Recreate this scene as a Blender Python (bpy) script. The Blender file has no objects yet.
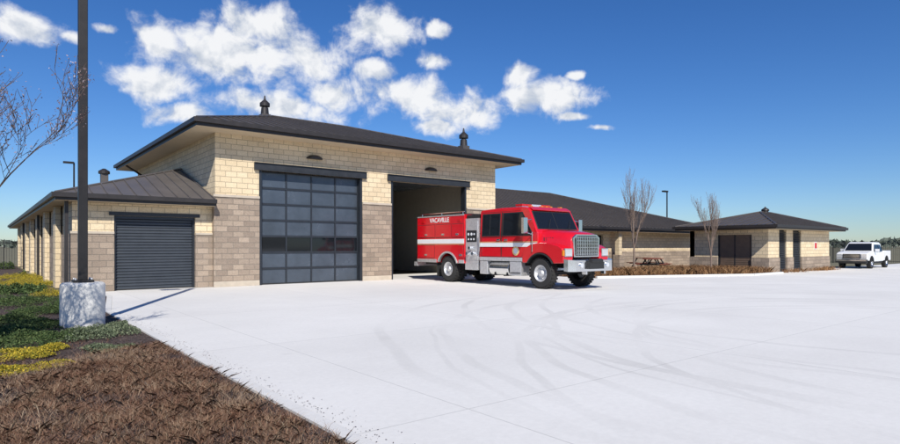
import bpy, bmesh, math, random
import numpy as np
from mathutils import Vector, Matrix
random.seed(7); rng=np.random.default_rng(11)
S=bpy.context.scene
R=math.radians
# ------------------------------------------------------------ frame helpers
Fx,Fy=0.6252,0.7804
CAMH=1.5; FPX=585.0
# ------------------------------------------------------------ materials
def nt(name):
    m=bpy.data.materials.new(name); m.use_nodes=True
    t=m.node_tree; b=t.nodes['Principled BSDF']; return m,t,b
def N(t,typ,**k):
    n=t.nodes.new(typ)
    for a,v in k.items():
        if a.startswith('i_'):
            n.inputs[a[2:].replace('_',' ')].default_value=v
        else: setattr(n,a,v)
    return n
def L(t,a,b): t.links.new(a,b)
def c4(c): return (c[0],c[1],c[2],1)
def ramp(t,fac,stops):
    r=t.nodes.new('ShaderNodeValToRGB'); e=r.color_ramp.elements
    while len(e)<len(stops): e.new(0.5)
    for i,(p,c) in enumerate(stops):
        e[i].position=p; e[i].color=c4(c)
    L(t,fac,r.inputs['Fac']); return r.outputs['Color']
def simple(name,col,rough=0.5,metal=0.0,var=0.0,scale=4.0,bump=0.0,bscale=40,coat=0,spec=None):
    m,t,b=nt(name)
    b.inputs['Base Color'].default_value=c4(col); b.inputs['Roughness'].default_value=rough
    b.inputs['Metallic'].default_value=metal
    if coat: b.inputs['Coat Weight'].default_value=coat; b.inputs['Coat Roughness'].default_value=0.04
    g=N(t,'ShaderNodeNewGeometry')
    if var>0:
        n=N(t,'ShaderNodeTexNoise',i_Scale=scale,i_Detail=6.0,i_Roughness=0.65); L(t,g.outputs['Position'],n.inputs['Vector'])
        lo=[max(0,x*(1-var)) for x in col]; hi=[min(1,x*(1+var)) for x in col]
        L(t,ramp(t,n.outputs['Fac'],[(0.3,lo),(0.7,hi)]),b.inputs['Base Color'])
        mr=N(t,'ShaderNodeMapRange'); mr.inputs['To Min'].default_value=max(0.02,rough-0.1); mr.inputs['To Max'].default_value=min(1,rough+0.12)
        L(t,n.outputs['Fac'],mr.inputs['Value']); L(t,mr.outputs['Result'],b.inputs['Roughness'])
    if bump>0:
        n2=N(t,'ShaderNodeTexNoise',i_Scale=float(bscale),i_Detail=5.0); L(t,g.outputs['Position'],n2.inputs['Vector'])
        bp=N(t,'ShaderNodeBump',i_Strength=bump,i_Distance=0.02); L(t,n2.outputs['Fac'],bp.inputs['Height']); L(t,bp.outputs['Normal'],b.inputs['Normal'])
    return m
def masonry(name,c1,c2,mortar,bump=0.6):
    m,t,b=nt(name); b.inputs['Roughness'].default_value=0.92
    g=N(t,'ShaderNodeNewGeometry'); sp=N(t,'ShaderNodeSeparateXYZ'); L(t,g.outputs['Position'],sp.inputs[0])
    ad=N(t,'ShaderNodeMath',operation='ADD'); L(t,sp.outputs['X'],ad.inputs[0]); L(t,sp.outputs['Y'],ad.inputs[1])
    cb=N(t,'ShaderNodeCombineXYZ'); L(t,ad.outputs[0],cb.inputs[0]); L(t,sp.outputs['Z'],cb.inputs[1])
    br=N(t,'ShaderNodeTexBrick',offset=0.5)
    br.inputs['Scale'].default_value=1.0
    br.inputs['Mortar Size'].default_value=0.011; br.inputs['Mortar Smooth'].default_value=0.2
    br.inputs['Brick Width'].default_value=0.406; br.inputs['Row Height'].default_value=0.203; br.inputs['Bias'].default_value=0.0
    br.inputs['Color1'].default_value=c4(c1); br.inputs['Color2'].default_value=c4(c2); br.inputs['Mortar'].default_value=c4(mortar)
    L(t,cb.outputs[0],br.inputs['Vector'])
    n=N(t,'ShaderNodeTexNoise',i_Scale=26.0,i_Detail=6.0,i_Roughness=0.7); L(t,g.outputs['Position'],n.inputs['Vector'])
    n3=N(t,'ShaderNodeTexNoise',i_Scale=0.7,i_Detail=4.0); L(t,g.outputs['Position'],n3.inputs['Vector'])
    mx=N(t,'ShaderNodeMix',data_type='RGBA',blend_type='MULTIPLY'); mx.inputs[0].default_value=1.0
    L(t,br.outputs['Color'],mx.inputs[6]); L(t,ramp(t,n.outputs['Fac'],[(0.3,(0.76,0.74,0.72)),(0.7,(1.12,1.12,1.12))]),mx.inputs[7])
    mx2=N(t,'ShaderNodeMix',data_type='RGBA',blend_type='MULTIPLY'); mx2.inputs[0].default_value=1.0
    L(t,mx.outputs[2],mx2.inputs[6]); L(t,ramp(t,n3.outputs['Fac'],[(0.3,(0.9,0.89,0.87)),(0.7,(1.04,1.04,1.04))]),mx2.inputs[7])
    L(t,mx2.outputs[2],b.inputs['Base Color'])
    h=N(t,'ShaderNodeMath',operation='SUBTRACT'); L(t,n.outputs['Fac'],h.inputs[0]); L(t,br.outputs['Fac'],h.inputs[1])
    bp=N(t,'ShaderNodeBump',i_Strength=bump,i_Distance=0.02); L(t,h.outputs[0],bp.inputs['Height']); L(t,bp.outputs['Normal'],b.inputs['Normal'])
    return m
def island(name,stops,rough=0.85):
    m,t,b=nt(name); b.inputs['Roughness'].default_value=rough
    g=N(t,'ShaderNodeNewGeometry')
    n=N(t,'ShaderNodeTexNoise',i_Scale=1.3,i_Detail=3.0); L(t,g.outputs['Position'],n.inputs['Vector'])
    a=N(t,'ShaderNodeMath',operation='MULTIPLY_ADD'); L(t,g.outputs['Random Per Island'],a.inputs[0]); a.inputs[1].default_value=0.6
    a2=N(t,'ShaderNodeMath',operation='MULTIPLY'); L(t,n.outputs['Fac'],a2.inputs[0]); a2.inputs[1].default_value=0.45
    L(t,a2.outputs[0],a.inputs[2])
    L(t,ramp(t,a.outputs[0],stops),b.inputs['Base Color'])
    b.inputs['Specular IOR Level'].default_value=0.2
    return m
M_cream=masonry('cream_split_block',(0.83,0.69,0.47),(0.72,0.585,0.385),(0.45,0.37,0.26))
M_stone=masonry('brown_split_block',(0.44,0.35,0.27),(0.29,0.23,0.18),(0.27,0.23,0.185),0.9)
M_cap=simple('precast_cap',(0.5,0.43,0.34),0.85,var=0.12,bump=0.2)
M_roof=simple('bronze_metal_roof',(0.115,0.10,0.09),0.45,0.3,var=0.12,scale=1.5)
M_roof2=simple('grey_metal_roof',(0.15,0.133,0.122),0.45,0.3,var=0.12,scale=1.5)
M_fascia=simple('dark_fascia',(0.035,0.03,0.028),0.45,0.2,var=0.15)
M_soffit=simple('soffit',(0.62,0.51,0.35),0.8,var=0.06)
M_steel=simple('painted_steel_lintel',(0.03,0.033,0.038),0.45,0.2,var=0.2)
M_door=simple('door_panel',(0.066,0.082,0.105),0.24,0.1,var=0.2,scale=1.2)
M_doorframe=simple('door_frame',(0.03,0.035,0.043),0.4,0.3,var=0.1)
M_shutter=simple('shutter_metal',(0.055,0.064,0.077),0.45,0.2,var=0.1)
M_glass=simple('dark_glass',(0.010,0.012,0.015),0.05,0.0)
M_brown=simple('brown_door',(0.18,0.125,0.09),0.5,var=0.12)
M_int=simple('interior_paint',(0.56,0.50,0.41),0.8,var=0.06)
M_black=simple('black_rubber_plastic',(0.02,0.02,0.02),0.6,var=0.2)
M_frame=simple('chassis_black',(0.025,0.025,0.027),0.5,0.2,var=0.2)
M_tyre=simple('tyre',(0.028,0.027,0.026),0.85,var=0.25,bump=0.4,bscale=60)
M_red=simple('fire_red_paint',(0.62,0.006,0.014),0.22,0.0,var=0.04,coat=0.8)
M_chrome=simple('chrome',(0.80,0.81,0.82),0.14,1.0,var=0.05)
M_alu=simple('aluminium_tread',(0.68,0.68,0.68),0.36,0.7,var=0.15,scale=12,bump=0.5,bscale=90)
M_white=simple('white_paint',(0.80,0.80,0.79),0.3,0,var=0.03,coat=0.4)
M_gold=simple('gold_leaf',(0.78,0.60,0.28),0.4,0.2,var=0.05)
M_lens=simple('clear_lens',(0.75,0.77,0.8),0.08,0.5)
M_redlens=simple('red_lens',(0.55,0.01,0.01),0.1,0,coat=0.5)
M_amber=simple('amber_lens',(0.75,0.25,0.02),0.2)
M_conc=simple('cast_concrete',(0.66,0.645,0.61),0.88,var=0.05,scale=5,bump=0.2)
M_pole=simple('bronze_pole',(0.022,0.02,0.02),0.5,0.3,var=0.2)
M_wood=simple('table_wood',(0.22,0.07,0.04),0.7,var=0.3)
M_bark=simple('bark',(0.09,0.065,0.055),0.9,var=0.35,scale=20,bump=0.4)
M_barkp=simple('bark_pale',(0.22,0.16,0.125),0.9,var=0.3,scale=20)
M_iron=simple('black_iron',(0.02,0.02,0.022),0.5,0.3,var=0.1)
M_bud=island('blossom_buds',[(0.2,(0.08,0.045,0.045)),(0.55,(0.24,0.15,0.14)),(0.85,(0.62,0.52,0.52))])
M_dry=island('dry_grass_mat',[(0.12,(0.06,0.030,0.02)),(0.40,(0.17,0.082,0.050)),(0.68,(0.31,0.175,0.11)),(0.95,(0.54,0.40,0.27))])
M_tan=island('straw_mat',[(0.15,(0.16,0.09,0.055)),(0.5,(0.31,0.20,0.125)),(0.9,(0.58,0.45,0.31))])
M_orange=island('rust_grass_mat',[(0.2,(0.12,0.06,0.03)),(0.6,(0.32,0.17,0.08)),(0.9,(0.50,0.32,0.16))])
M_green=island('juniper_mat',[(0.2,(0.018,0.034,0.012)),(0.55,(0.06,0.10,0.032)),(0.85,(0.15,0.19,0.07))])
M_grey_green=island('sage_mat',[(0.2,(0.04,0.055,0.03)),(0.55,(0.12,0.15,0.085)),(0.85,(0.25,0.28,0.17))])
M_yellow=island('yellow_groundcover_mat',[(0.2,(0.09,0.11,0.02)),(0.45,(0.26,0.23,0.03)),(0.75,(0.58,0.42,0.04)),(0.95,(0.72,0.55,0.08))])
M_chip=island('bark_chip_mat',[(0.15,(0.028,0.018,0.016)),(0.5,(0.09,0.06,0.05)),(0.8,(0.18,0.13,0.11)),(0.98,(0.38,0.31,0.27))])
M_far=island('far_tree_mat',[(0.2,(0.05,0.065,0.05)),(0.8,(0.13,0.15,0.12))])
def ground_mat(name,stops,scale,bscale,bs=0.5):
    m,t,b=nt(name); b.inputs['Roughness'].default_value=0.95
    g=N(t,'ShaderNodeNewGeometry')
    n=N(t,'ShaderNodeTexNoise',i_Scale=scale,i_Detail=10.0,i_Roughness=0.75); L(t,g.outputs['Position'],n.inputs['Vector'])
    L(t,ramp(t,n.outputs['Fac'],stops),b.inputs['Base Color'])
    n2=N(t,'ShaderNodeTexNoise',i_Scale=bscale,i_Detail=8.0); L(t,g.outputs['Position'],n2.inputs['Vector'])
    bp=N(t,'ShaderNodeBump',i_Strength=bs,i_Distance=0.05); L(t,n2.outputs['Fac'],bp.inputs['Height']); L(t,bp.outputs['Normal'],b.inputs['Normal'])
    return m
M_ground=ground_mat('field_ground',[(0.3,(0.10,0.10,0.05)),(0.55,(0.16,0.14,0.08)),(0.75,(0.22,0.19,0.12))],0.2,5.0)
M_mulch=ground_mat('mulch',[(0.3,(0.028,0.019,0.016)),(0.5,(0.07,0.048,0.04)),(0.72,(0.15,0.11,0.09))],9.0,30.0,0.9)
def concrete_pav():
    m,t,b=nt('pavement_concrete'); b.inputs['Roughness'].default_value=0.9
    g=N(t,'ShaderNodeNewGeometry')
    n=N(t,'ShaderNodeTexNoise',i_Scale=0.22,i_Detail=9.0,i_Roughness=0.65); L(t,g.outputs['Position'],n.inputs['Vector'])
    base=ramp(t,n.outputs['Fac'],[(0.3,(0.68,0.66,0.62)),(0.7,(0.79,0.77,0.725))])
    fn=N(t,'ShaderNodeTexNoise',i_Scale=14.0,i_Detail=8.0,i_Roughness=0.8); L(t,g.outputs['Position'],fn.inputs['Vector'])
    m0=N(t,'ShaderNodeMix',data_type='RGBA',blend_type='MULTIPLY'); m0.inputs[0].default_value=1
    L(t,base,m0.inputs[6]); L(t,ramp(t,fn.outputs['Fac'],[(0.3,(0.92,0.92,0.92)),(0.7,(1.03,1.03,1.03))]),m0.inputs[7])
    mp=N(t,'ShaderNodeMapping'); mp.inputs['Location'].default_value=(1.1,0.5,0)
    L(t,g.outputs['Position'],mp.inputs['Vector'])
    br=N(t,'ShaderNodeTexBrick',offset=0.0); br.inputs['Scale'].default_value=1; br.inputs['Brick Width'].default_value=4.6; br.inputs['Row Height'].default_value=4.6
    br.inputs['Mortar Size'].default_value=0.009; br.inputs['Mortar Smooth'].default_value=0.3
    br.inputs['Color1'].default_value=(.975,.975,.975,1); br.inputs['Color2'].default_value=(1.015,1.015,1.015,1); br.inputs['Mortar'].default_value=(1,1,1,1)
    L(t,mp.outputs[0],br.inputs['Vector'])
    ms=N(t,'ShaderNodeMix',data_type='RGBA',blend_type='MULTIPLY'); ms.inputs[0].default_value=1
    L(t,m0.outputs[2],ms.inputs[6]); L(t,br.outputs['Color'],ms.inputs[7])
    wn=N(t,'ShaderNodeTexNoise',i_Scale=0.5,i_Detail=1.0); L(t,g.outputs['Position'],wn.inputs['Vector'])
    wv=N(t,'ShaderNodeVectorMath',operation='MULTIPLY_ADD'); L(t,wn.outputs['Color'],wv.inputs[0]); wv.inputs[1].default_value=(.4,.4,0); L(t,g.outputs['Position'],wv.inputs[2])
    tot=None
    rings=[(13,2.5,6.7,.11),(13,2.5,8.7,.11),(12.6,1.4,5.7,.10),(12.6,1.4,7.7,.10),(13.4,3.4,9.6,.12),(12,0.2,6.5,.08),(12,.2,8.3,.08),(15.5,4.5,6.0,.11),(15.5,4.5,7.9,.11),(12.8,2.2,7.0,.05),(12.8,2.2,8.95,.05),(14.2,2.0,6.2,.09),(17.5,3.5,9.2,.1),(17.5,3.5,11.1,.1)]
    for (cx,cy,r,w) in rings:
        v=N(t,'ShaderNodeVectorMath',operation='DISTANCE'); v.inputs[1].default_value=(cx+.2,cy+.2,0); L(t,wv.outputs[0],v.inputs[0])
        s=N(t,'ShaderNodeMath',operation='SUBTRACT'); L(t,v.outputs['Value'],s.inputs[0]); s.inputs[1].default_value=r
        a=N(t,'ShaderNodeMath',operation='ABSOLUTE'); L(t,s.outputs[0],a.inputs[0])
        mr=N(t,'ShaderNodeMapRange',interpolation_type='SMOOTHSTEP'); L(t,a.outputs[0],mr.inputs['Value'])
        mr.inputs['From Min'].default_value=w*0.5; mr.inputs['From Max'].default_value=w*1.1; mr.inputs['To Min'].default_value=1; mr.inputs['To Max'].default_value=0
        if tot is None: tot=mr.outputs[0]
        else:
            ad=N(t,'ShaderNodeMath',operation='MAXIMUM'); L(t,tot,ad.inputs[0]); L(t,mr.outputs[0],ad.inputs[1]); tot=ad.outputs[0]
    n2=N(t,'ShaderNodeTexNoise',i_Scale=0.35,i_Detail=5.0); L(t,g.outputs['Position'],n2.inputs['Vector'])
    mk=N(t,'ShaderNodeMapRange'); mk.inputs['From Min'].default_value=0.40; mk.inputs['From Max'].default_value=0.66; mk.inputs['To Max'].default_value=0.17; mk.inputs['To Min'].default_value=0.02
    L(t,n2.outputs['Fac'],mk.inputs['Value'])
    mm=N(t,'ShaderNodeMath',operation='MULTIPLY'); L(t,tot,mm.inputs[0]); L(t,mk.outputs[0],mm.inputs[1])
    m1=N(t,'ShaderNodeMix',data_type='RGBA'); L(t,mm.outputs[0],m1.inputs[0]); L(t,ms.outputs[2],m1.inputs[6]); m1.inputs[7].default_value=(0.2,0.19,0.175,1)
    vo=N(t,'ShaderNodeTexVoronoi',i_Scale=0.8); L(t,g.outputs['Position'],vo.inputs['Vector'])
    vr=N(t,'ShaderNodeMapRange',interpolation_type='SMOOTHSTEP'); L(t,vo.outputs['Distance'],vr.inputs['Value']); vr.inputs['From Min'].default_value=.02; vr.inputs['From Max'].default_value=.09; vr.inputs['To Min'].default_value=.12; vr.inputs['To Max'].default_value=0
    m3=N(t,'ShaderNodeMix',data_type='RGBA'); L(t,vr.outputs[0],m3.inputs[0]); L(t,m1.outputs[2],m3.inputs[6]); m3.inputs[7].default_value=(0.25,0.24,0.22,1)
    jf=N(t,'ShaderNodeMath',operation='MULTIPLY'); L(t,br.outputs['Fac'],jf.inputs[0]); jf.inputs[1].default_value=0.4
    m2=N(t,'ShaderNodeMix',data_type='RGBA'); L(t,jf.outputs[0],m2.inputs[0]); L(t,m3.outputs[2],m2.inputs[6]); m2.inputs[7].default_value=(0.3,0.29,0.27,1)
    L(t,m2.outputs[2],b.inputs['Base Color'])
    bp=N(t,'ShaderNodeBump',i_Strength=0.15,i_Distance=0.01); L(t,fn.outputs['Fac'],bp.inputs['Height']); L(t,bp.outputs['Normal'],b.inputs['Normal'])
    return m
M_pav=concrete_pav()
# ------------------------------------------------------------ builder
def empty(name,loc=(0,0,0),rz=0,sc=1):
    e=bpy.data.objects.new(name,None); S.collection.objects.link(e); e.location=loc; e.rotation_euler=(0,0,rz); e.scale=(sc,sc,sc); return e
class B:
    def __init__(s): s.v=[]; s.f=[]; s.m=[]; s.mats=[]
    def mi(s,m):
        if m not in s.mats: s.mats.append(m)
        return s.mats.index(m)
    def add(s,vs,fs,m):
        o=len(s.v); s.v+= [tuple(p) for p in vs]; i=s.mi(m)
        for f in fs: s.f.append([o+k for k in f]); s.m.append(i)
    def box(s,x0,x1,y0,y1,z0,z1,m):
        s.add([(x0,y0,z0),(x1,y0,z0),(x1,y1,z0),(x0,y1,z0),(x0,y0,z1),(x1,y0,z1),(x1,y1,z1),(x0,y1,z1)],
              [(0,3,2,1),(4,5,6,7),(0,1,5,4),(1,2,6,5),(2,3,7,6),(3,0,4,7)],m)
    def prism(s,prof,y0,y1,m,tf=None):
        n=len(prof); tf=tf or (lambda z:0)
        a=[(x,y0+tf(z),z) for x,z in prof]; b=[(x,y1-tf(z),z) for x,z in prof]
        s.add(a+b,[list(range(n)),list(range(2*n-1,n-1,-1))]+[(i,i+n,(i+1)%n+n,(i+1)%n) for i in range(n)],m)
    def plate(s,prof,yo,e,th,m,tf=None,both=True):
        tf=tf or (lambda z:0)
        for sg in ((-1,1) if both else (-1,)):
            n=len(prof)
            a=[(x,sg*(yo-tf(z)+e),z) for x,z in prof]; b=[(x,sg*(yo-tf(z)+e-th),z) for x,z in prof]
            s.add(a+b,[list(range(n)),list(range(2*n-1,n-1,-1))]+[(i,i+n,(i+1)%n+n,(i+1)%n) for i in range(n)],m)
    def loft(s,secs,m):
        n=len(secs[0]); vs=[p for sc in secs for p in sc]; fs=[]
        for k in range(len(secs)-1):
            for i in range(n):
                j=(i+1)%n; fs.append((k*n+i,k*n+j,(k+1)*n+j,(k+1)*n+i))
        fs.append(list(range(n))); fs.append([(len(secs)-1)*n+i for i in range(n-1,-1,-1)])
        s.add(vs,fs,m)
    def tube(s,p0,p1,r0,r1,m,seg=10,cap=True):
        p0=Vector(p0);p1=Vector(p1); d=(p1-p0).normalized()
        u=d.orthogonal().normalized(); w=d.cross(u)
        vs=[]
        for p,r in((p0,r0),(p1,r1)):
            for i in range(seg):
                a=2*math.pi*i/seg; vs.append(p+u*(r*math.cos(a))+w*(r*math.sin(a)))
        fs=[(i,(i+1)%seg,(i+1)%seg+seg,i+seg) for i in range(seg)]
        if cap: fs+=[list(range(seg-1,-1,-1)),list(range(seg,2*seg))]
        s.add(vs,fs,m)
    def lathe(s,c,prof,m,axis='y',seg=32):
        vs=[];n=len(prof)
        for i in range(seg):
            a=2*math.pi*i/seg
            for (h,r) in prof:
                if axis=='y': vs.append((c[0]+r*math.cos(a),c[1]+h,c[2]+r*math.sin(a)))
                else: vs.append((c[0]+r*math.cos(a),c[1]+r*math.sin(a),c[2]+h))
        fs=[]
        for i in range(seg):
            j=(i+1)%seg
            for k in range(n-1): fs.append((i*n+k,i*n+k+1,j*n+k+1,j*n+k))
        s.add(vs,fs,m)
    def quadplate(s,pts,th,m):
        p=[Vector(q) for q in pts]; nn=(p[1]-p[0]).cross(p[2]-p[0]).normalized()
        b=[q-nn*th for q in p]; n=len(p)
        s.add(p+b,[list(range(n)),list(range(2*n-1,n-1,-1))]+[(i,i+n,(i+1)%n+n,(i+1)%n) for i in range(n)],m)
    def done(s,name,parent=None,bevel=0,smooth=False,seg=2):
        me=bpy.data.meshes.new(name); me.from_pydata(s.v,[],s.f)
        for m in s.mats: me.materials.append(m)
        me.polygons.foreach_set('material_index',s.m)
        bm=bmesh.new(); bm.from_mesh(me); bmesh.ops.recalc_face_normals(bm,faces=bm.faces[:]); bm.to_mesh(me); bm.free()
        o=bpy.data.objects.new(name,me); S.collection.objects.link(o)
        if smooth:
            me.polygons.foreach_set('use_smooth',[True]*len(me.polygons))
            try: me.set_sharp_from_angle(angle=R(38))
            except Exception: pass
        if bevel:
            b=o.modifiers.new('bevel','BEVEL'); b.width=bevel; b.segments=seg; b.limit_method='ANGLE'; b.angle_limit=R(35)
        if parent: o.parent=parent
        return o
def roof_ribs(b,poly,e,m,step=0.42,w=0.03,h=0.05):
    P=[Vector(p) for p in poly]; e=Vector(e).normalized()
    nn=(P[1]-P[0]).cross(P[2]-P[0]).normalized()
    if nn.z<0: nn=-nn
    sdir=nn.cross(e).normalized(); o=P[0]
    q=[((p-o).dot(e),(p-o).dot(sdir)) for p in P]
    t=min(a for a,_ in q)+0.15; tm=max(a for a,_ in q)
    while t<tm:
        ys=[]
        for i in range(len(q)):
            a,bb=q[i],q[(i+1)%len(q)]
            if (a[0]-t)*(bb[0]-t)<0:
                k=(t-a[0])/(bb[0]-a[0]); ys.append(a[1]+k*(bb[1]-a[1]))
        if len(ys)>=2:
            y0,y1=min(ys)+0.02,max(ys)-0.02
            if y1-y0>0.2:
                c=[o+e*(t+da)+sdir*yy+nn*hh for hh in(-0.004,h) for (da,yy) in((-w/2,y0),(w/2,y0),(w/2,y1),(-w/2,y1))]
                b.add(c,[(4,5,6,7),(0,1,5,4),(1,2,6,5),(2,3,7,6),(3,0,4,7)],m)
        t+=step
def hip_roof(name,parent,x0,x1,y0,y1,ze,r0,r1,zr,mat,fas=0.26):
    b=B()
    A=(x0,y0,ze);Bq=(x1,y0,ze);C=(x1,y1,ze);D=(x0,y1,ze); E=(r0[0],r0[1],zr);Fq=(r1[0],r1[1],zr)
    faces=[([A,Bq,Fq,E],(1,0,0)),([Bq,C,Fq],(0,1,0)),([C,D,E,Fq],(1,0,0)),([D,A,E],(0,1,0))]
    for p,e in faces:
        b.add(p,[list(range(len(p)))],mat); roof_ribs(b,p,e,mat)
    for p,q in((A,E),(Bq,Fq),(C,Fq),(D,E),(E,Fq)):
        if (Vector(p)-Vector(q)).length>0.1: b.tube(Vector(p)+Vector((0,0,.01)),Vector(q)+Vector((0,0,.01)),0.06,0.06,mat,6)
    zb=ze-fas
    v=[(x0,y0,zb),(x1,y0,zb),(x1,y1,zb),(x0,y1,zb),(x0,y0,ze),(x1,y0,ze),(x1,y1,ze),(x0,y1,ze)]
    b.add(v,[(0,1,5,4),(1,2,6,5),(2,3,7,6),(3,0,4,7)],M_fascia)
    b.add([(x0,y0,zb),(x1,y0,zb),(x1,y1,zb),(x0,y1,zb)],[(0,1,2,3)],M_soffit)
    g=0.11; gz0=ze-0.14; gz1=ze+0.015
    o=[(x0-g,y0-g),(x1+g,y0-g),(x1+g,y1+g),(x0-g,y1+g)]; i_=[(x0-.002,y0-.002),(x1+.002,y0-.002),(x1+.002,y1+.002),(x0-.002,y1+.002)]
    v=[(*p,gz0) for p in o]+[(*p,gz1) for p in o]+[(*p,gz0) for p in i_]+[(*p,gz1) for p in i_]
    fs=[]
    for k in range(4):
        j=(k+1)%4; fs+=[(k,j,j+4,k+4),(k+4,j+4,j+12,k+12),(k,j,j+8,k+8)]
    b.add(v,fs,M_fascia)
    return b.done(name,parent)
# ------------------------------------------------------------ GROUND
def sheet(name,poly,z,m,parent=None):
    b=B(); b.add([(x,y,z) for x,y in poly],[list(range(len(poly)))],m); return b.done(name,parent)
sheet('ground',[(-2500,-2500),(2500,-2500),(2500,2500),(-2500,2500)],-0.02,M_ground)
sheet('concrete_pavement',[(2.3,-40),(75,-40),(75,15),(44,15),(44,26),(2.25,26),(3.1,22.3),(3.05,20),(2.35,15.5)],0.0,M_pav)
sheet('planting_bed_ground',[(-14,-8),(2.28,-8),(2.33,15.5),(3.03,20),(3.08,22.3),(2.0,22.5),(2.0,60),(-14,60)],-0.012,M_mulch)
b=B()
edge=[(2.3,-8),(2.35,15.5),(3.05,20),(3.1,22.15)]
for p,q in zip(edge[:-1],edge[1:]):
    b.quadplate([(p[0]-.13,p[1],.012),(p[0]+.0,p[1],.012),(q[0]+.0,q[1],.012),(q[0]-.13,q[1],.012)],0.04,M_conc)
b.done('bed_edging')
# ------------------------------------------------------------ FIRE STATION
ST=empty('fire_station')
X0,X1,Y0,Y1=6.65,20.6,22.0,35.5
D1=(8.28,12.78); D2=(14.25,18.65); DH=4.42; WZ=3.3; WT=5.66
b=B(); T=0.35
segs=[(X0,D1[0]),(D1[1],D2[0]),(D2[1],X1)]
for a,c in segs:
    b.box(a,c,Y0,Y0+T,WZ,DH,M_cream)
    b.box(a-(0.05 if a==X0 else 0),c+(0.05 if c==X1 else 0),Y0-.05,Y0+T,0,WZ,M_stone)
b.box(X0,X1,Y0,Y0+T,DH,WT,M_cream)
b.box(X0,X0+T,Y0+T,Y1,0,WT,M_cream); b.box(X1-T,X1,Y0+T,Y1,WZ,WT,M_cream); b.box(X1-T,X1+.05,Y0+T,Y1,0,WZ,M_stone)
b.box(X0+T,X1-T,Y1-T,Y1,0,WT,M_cream)
b.done('main_walls',ST)
b=B()
for a,c in segs:
    b.box(a-(0.08 if a==X0 else -0.0),c+(0.08 if c==X1 else 0),Y0-.085,Y0-.0,WZ,WZ+.09,M_cap)
    b.box(a-(0.06 if a==X0 else 0),c+(0.06 if c==X1 else 0),Y0-.06,Y0-.051,0,.2,M_cap)
b.done('wall_cap_band',ST,0.008)
b=B(); e=0.004
b.box(X0+T+e,X1-T-e,Y1-T-.05,Y1-T-e,0.01,5.3,M_int)
b.box(X0+T+e,X0+T+.05,Y0+T+e,Y1-T-.06,0.01,5.3,M_int)
b.box(X1-T-.05,X1-T-e,Y0+T+e,Y1-T-.06,0.01,5.3,M_int)
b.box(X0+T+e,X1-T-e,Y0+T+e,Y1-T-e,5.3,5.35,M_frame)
b.box(13.45,13.6,Y0+T+1.5,Y1-T-.06,0.01,3.0,M_int)
for k in range(5): b.box(14.0+k*.62,14.55+k*.62,Y1-1.2,Y1-.6,0.01,2.0,M_brown)
for x in(14.5,18.4): b.box(x-.03,x+.03,Y0+T+.1,Y0+5.2,4.62,4.7,M_alu)
for k in range(7): b.box(14.55,18.35,Y0+T+.5+k*.66,Y0+T+1.12+k*.66,4.56,4.61,M_door)
b.done('apparatus_bay_interior',ST)
b=B()
for d in(D1,D2):
    b.box(d[0]-.2,d[1]+.2,Y0-.07,Y0-.002,DH,DH+.24,M_steel)
    b.box(d[0]-.2,d[1]+.2,Y0-.12,Y0-.002,DH+.24,DH+.27,M_steel)
    b.box(d[0]-.2,d[1]+.2,Y0-.12,Y0-.002,DH-.03,DH-.001,M_steel)
    for x in d:
        s=1 if x==d[0] else -1
        xa,xb=sorted((x+s*.002,x+s*.1)); b.box(xa,xb,Y0-.02,Y0+.3,0.01,DH-.032,M_doorframe)
b.done('door_lintels_and_jambs',ST,0.006)
b=B(); yd=Y0+.2; rows=7; cols=4; xa,xb=D1[0]+.1,D1[1]-.1; zt=DH-.04; rh=zt/rows; cw=(xb-xa)/cols
b.box(xa,xb,yd+.05,yd+.09,0.01,zt,M_door)
for r in range(rows+1):
    z=r*rh; b.box(xa,xb,yd,yd+.05,max(.012,z-.04),min(zt,z+.04),M_doorframe)
for c in range(cols+1):
    x=xa+c*cw
    for r in range(rows): b.box(max(xa,x-.032),min(xb,x+.032),yd+.002,yd+.05,r*rh+.04,(r+1)*rh-.04,M_doorframe)
for c in range(cols):
    for r in range(rows):
        m=M_glass if r==2 else M_door
        xx0,xx1,z0,z1=xa+c*cw+.032,xa+(c+1)*cw-.032,r*rh+.04,(r+1)*rh-.04
        j=[random.uniform(-.005,.005) for _ in range(3)]
        b.add([(xx0,yd+.03+j[0],z0),(xx1,yd+.03+j[1],z0),(xx1,yd+.03+j[1]+j[2],z1),(xx0,yd+.03+j[0]+j[2],z1)],[(0,1,2,3)],m)
b.box(xa,xb,yd-.01,yd+.04,0.001,.05,M_black)
b.done('sectional_bay_door',ST)
for nm,x in(('wall_light_a',10.55),('wall_light_b',16.45)):
    b=B();n=14
    prof=[(0.34*math.cos(math.pi*i/n),0.17*math.sin(math.pi*i/n)) for i in range(n+1)]
    b.loft([[(x+p,Y0-.003,5.02+q) for p,q in prof],[(x+p*.95,Y0-.12,5.02+q*.9) for p,q in prof],[(x+p*.7,Y0-.2,5.02+q*.55) for p,q in prof]],M_fascia)
    b.done(nm,ST)
hip_roof('main_roof',ST,5.75,21.55,21.05,36.4,5.9,(11.4,28.5),(15.6,28.5),8.0,M_roof)
for nm,(x,y,z) in(('roof_vent_a',(10.9,28.2,7.75)),('roof_vent_b',(19.66,23.4,6.5))):
    b=B(); b.box(x-.22,x+.22,y-.22,y+.22,z-.2,z+.22,M_roof)
    b.lathe((x,y,z),[(.2,.2),(.55,.17),(.55,.1),(.62,.1),(.62,.24),(.78,.24),(.95,.06),(1.15,.03),(1.15,0)],M_fascia,'z',20)
    b.done(nm,ST)
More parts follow.
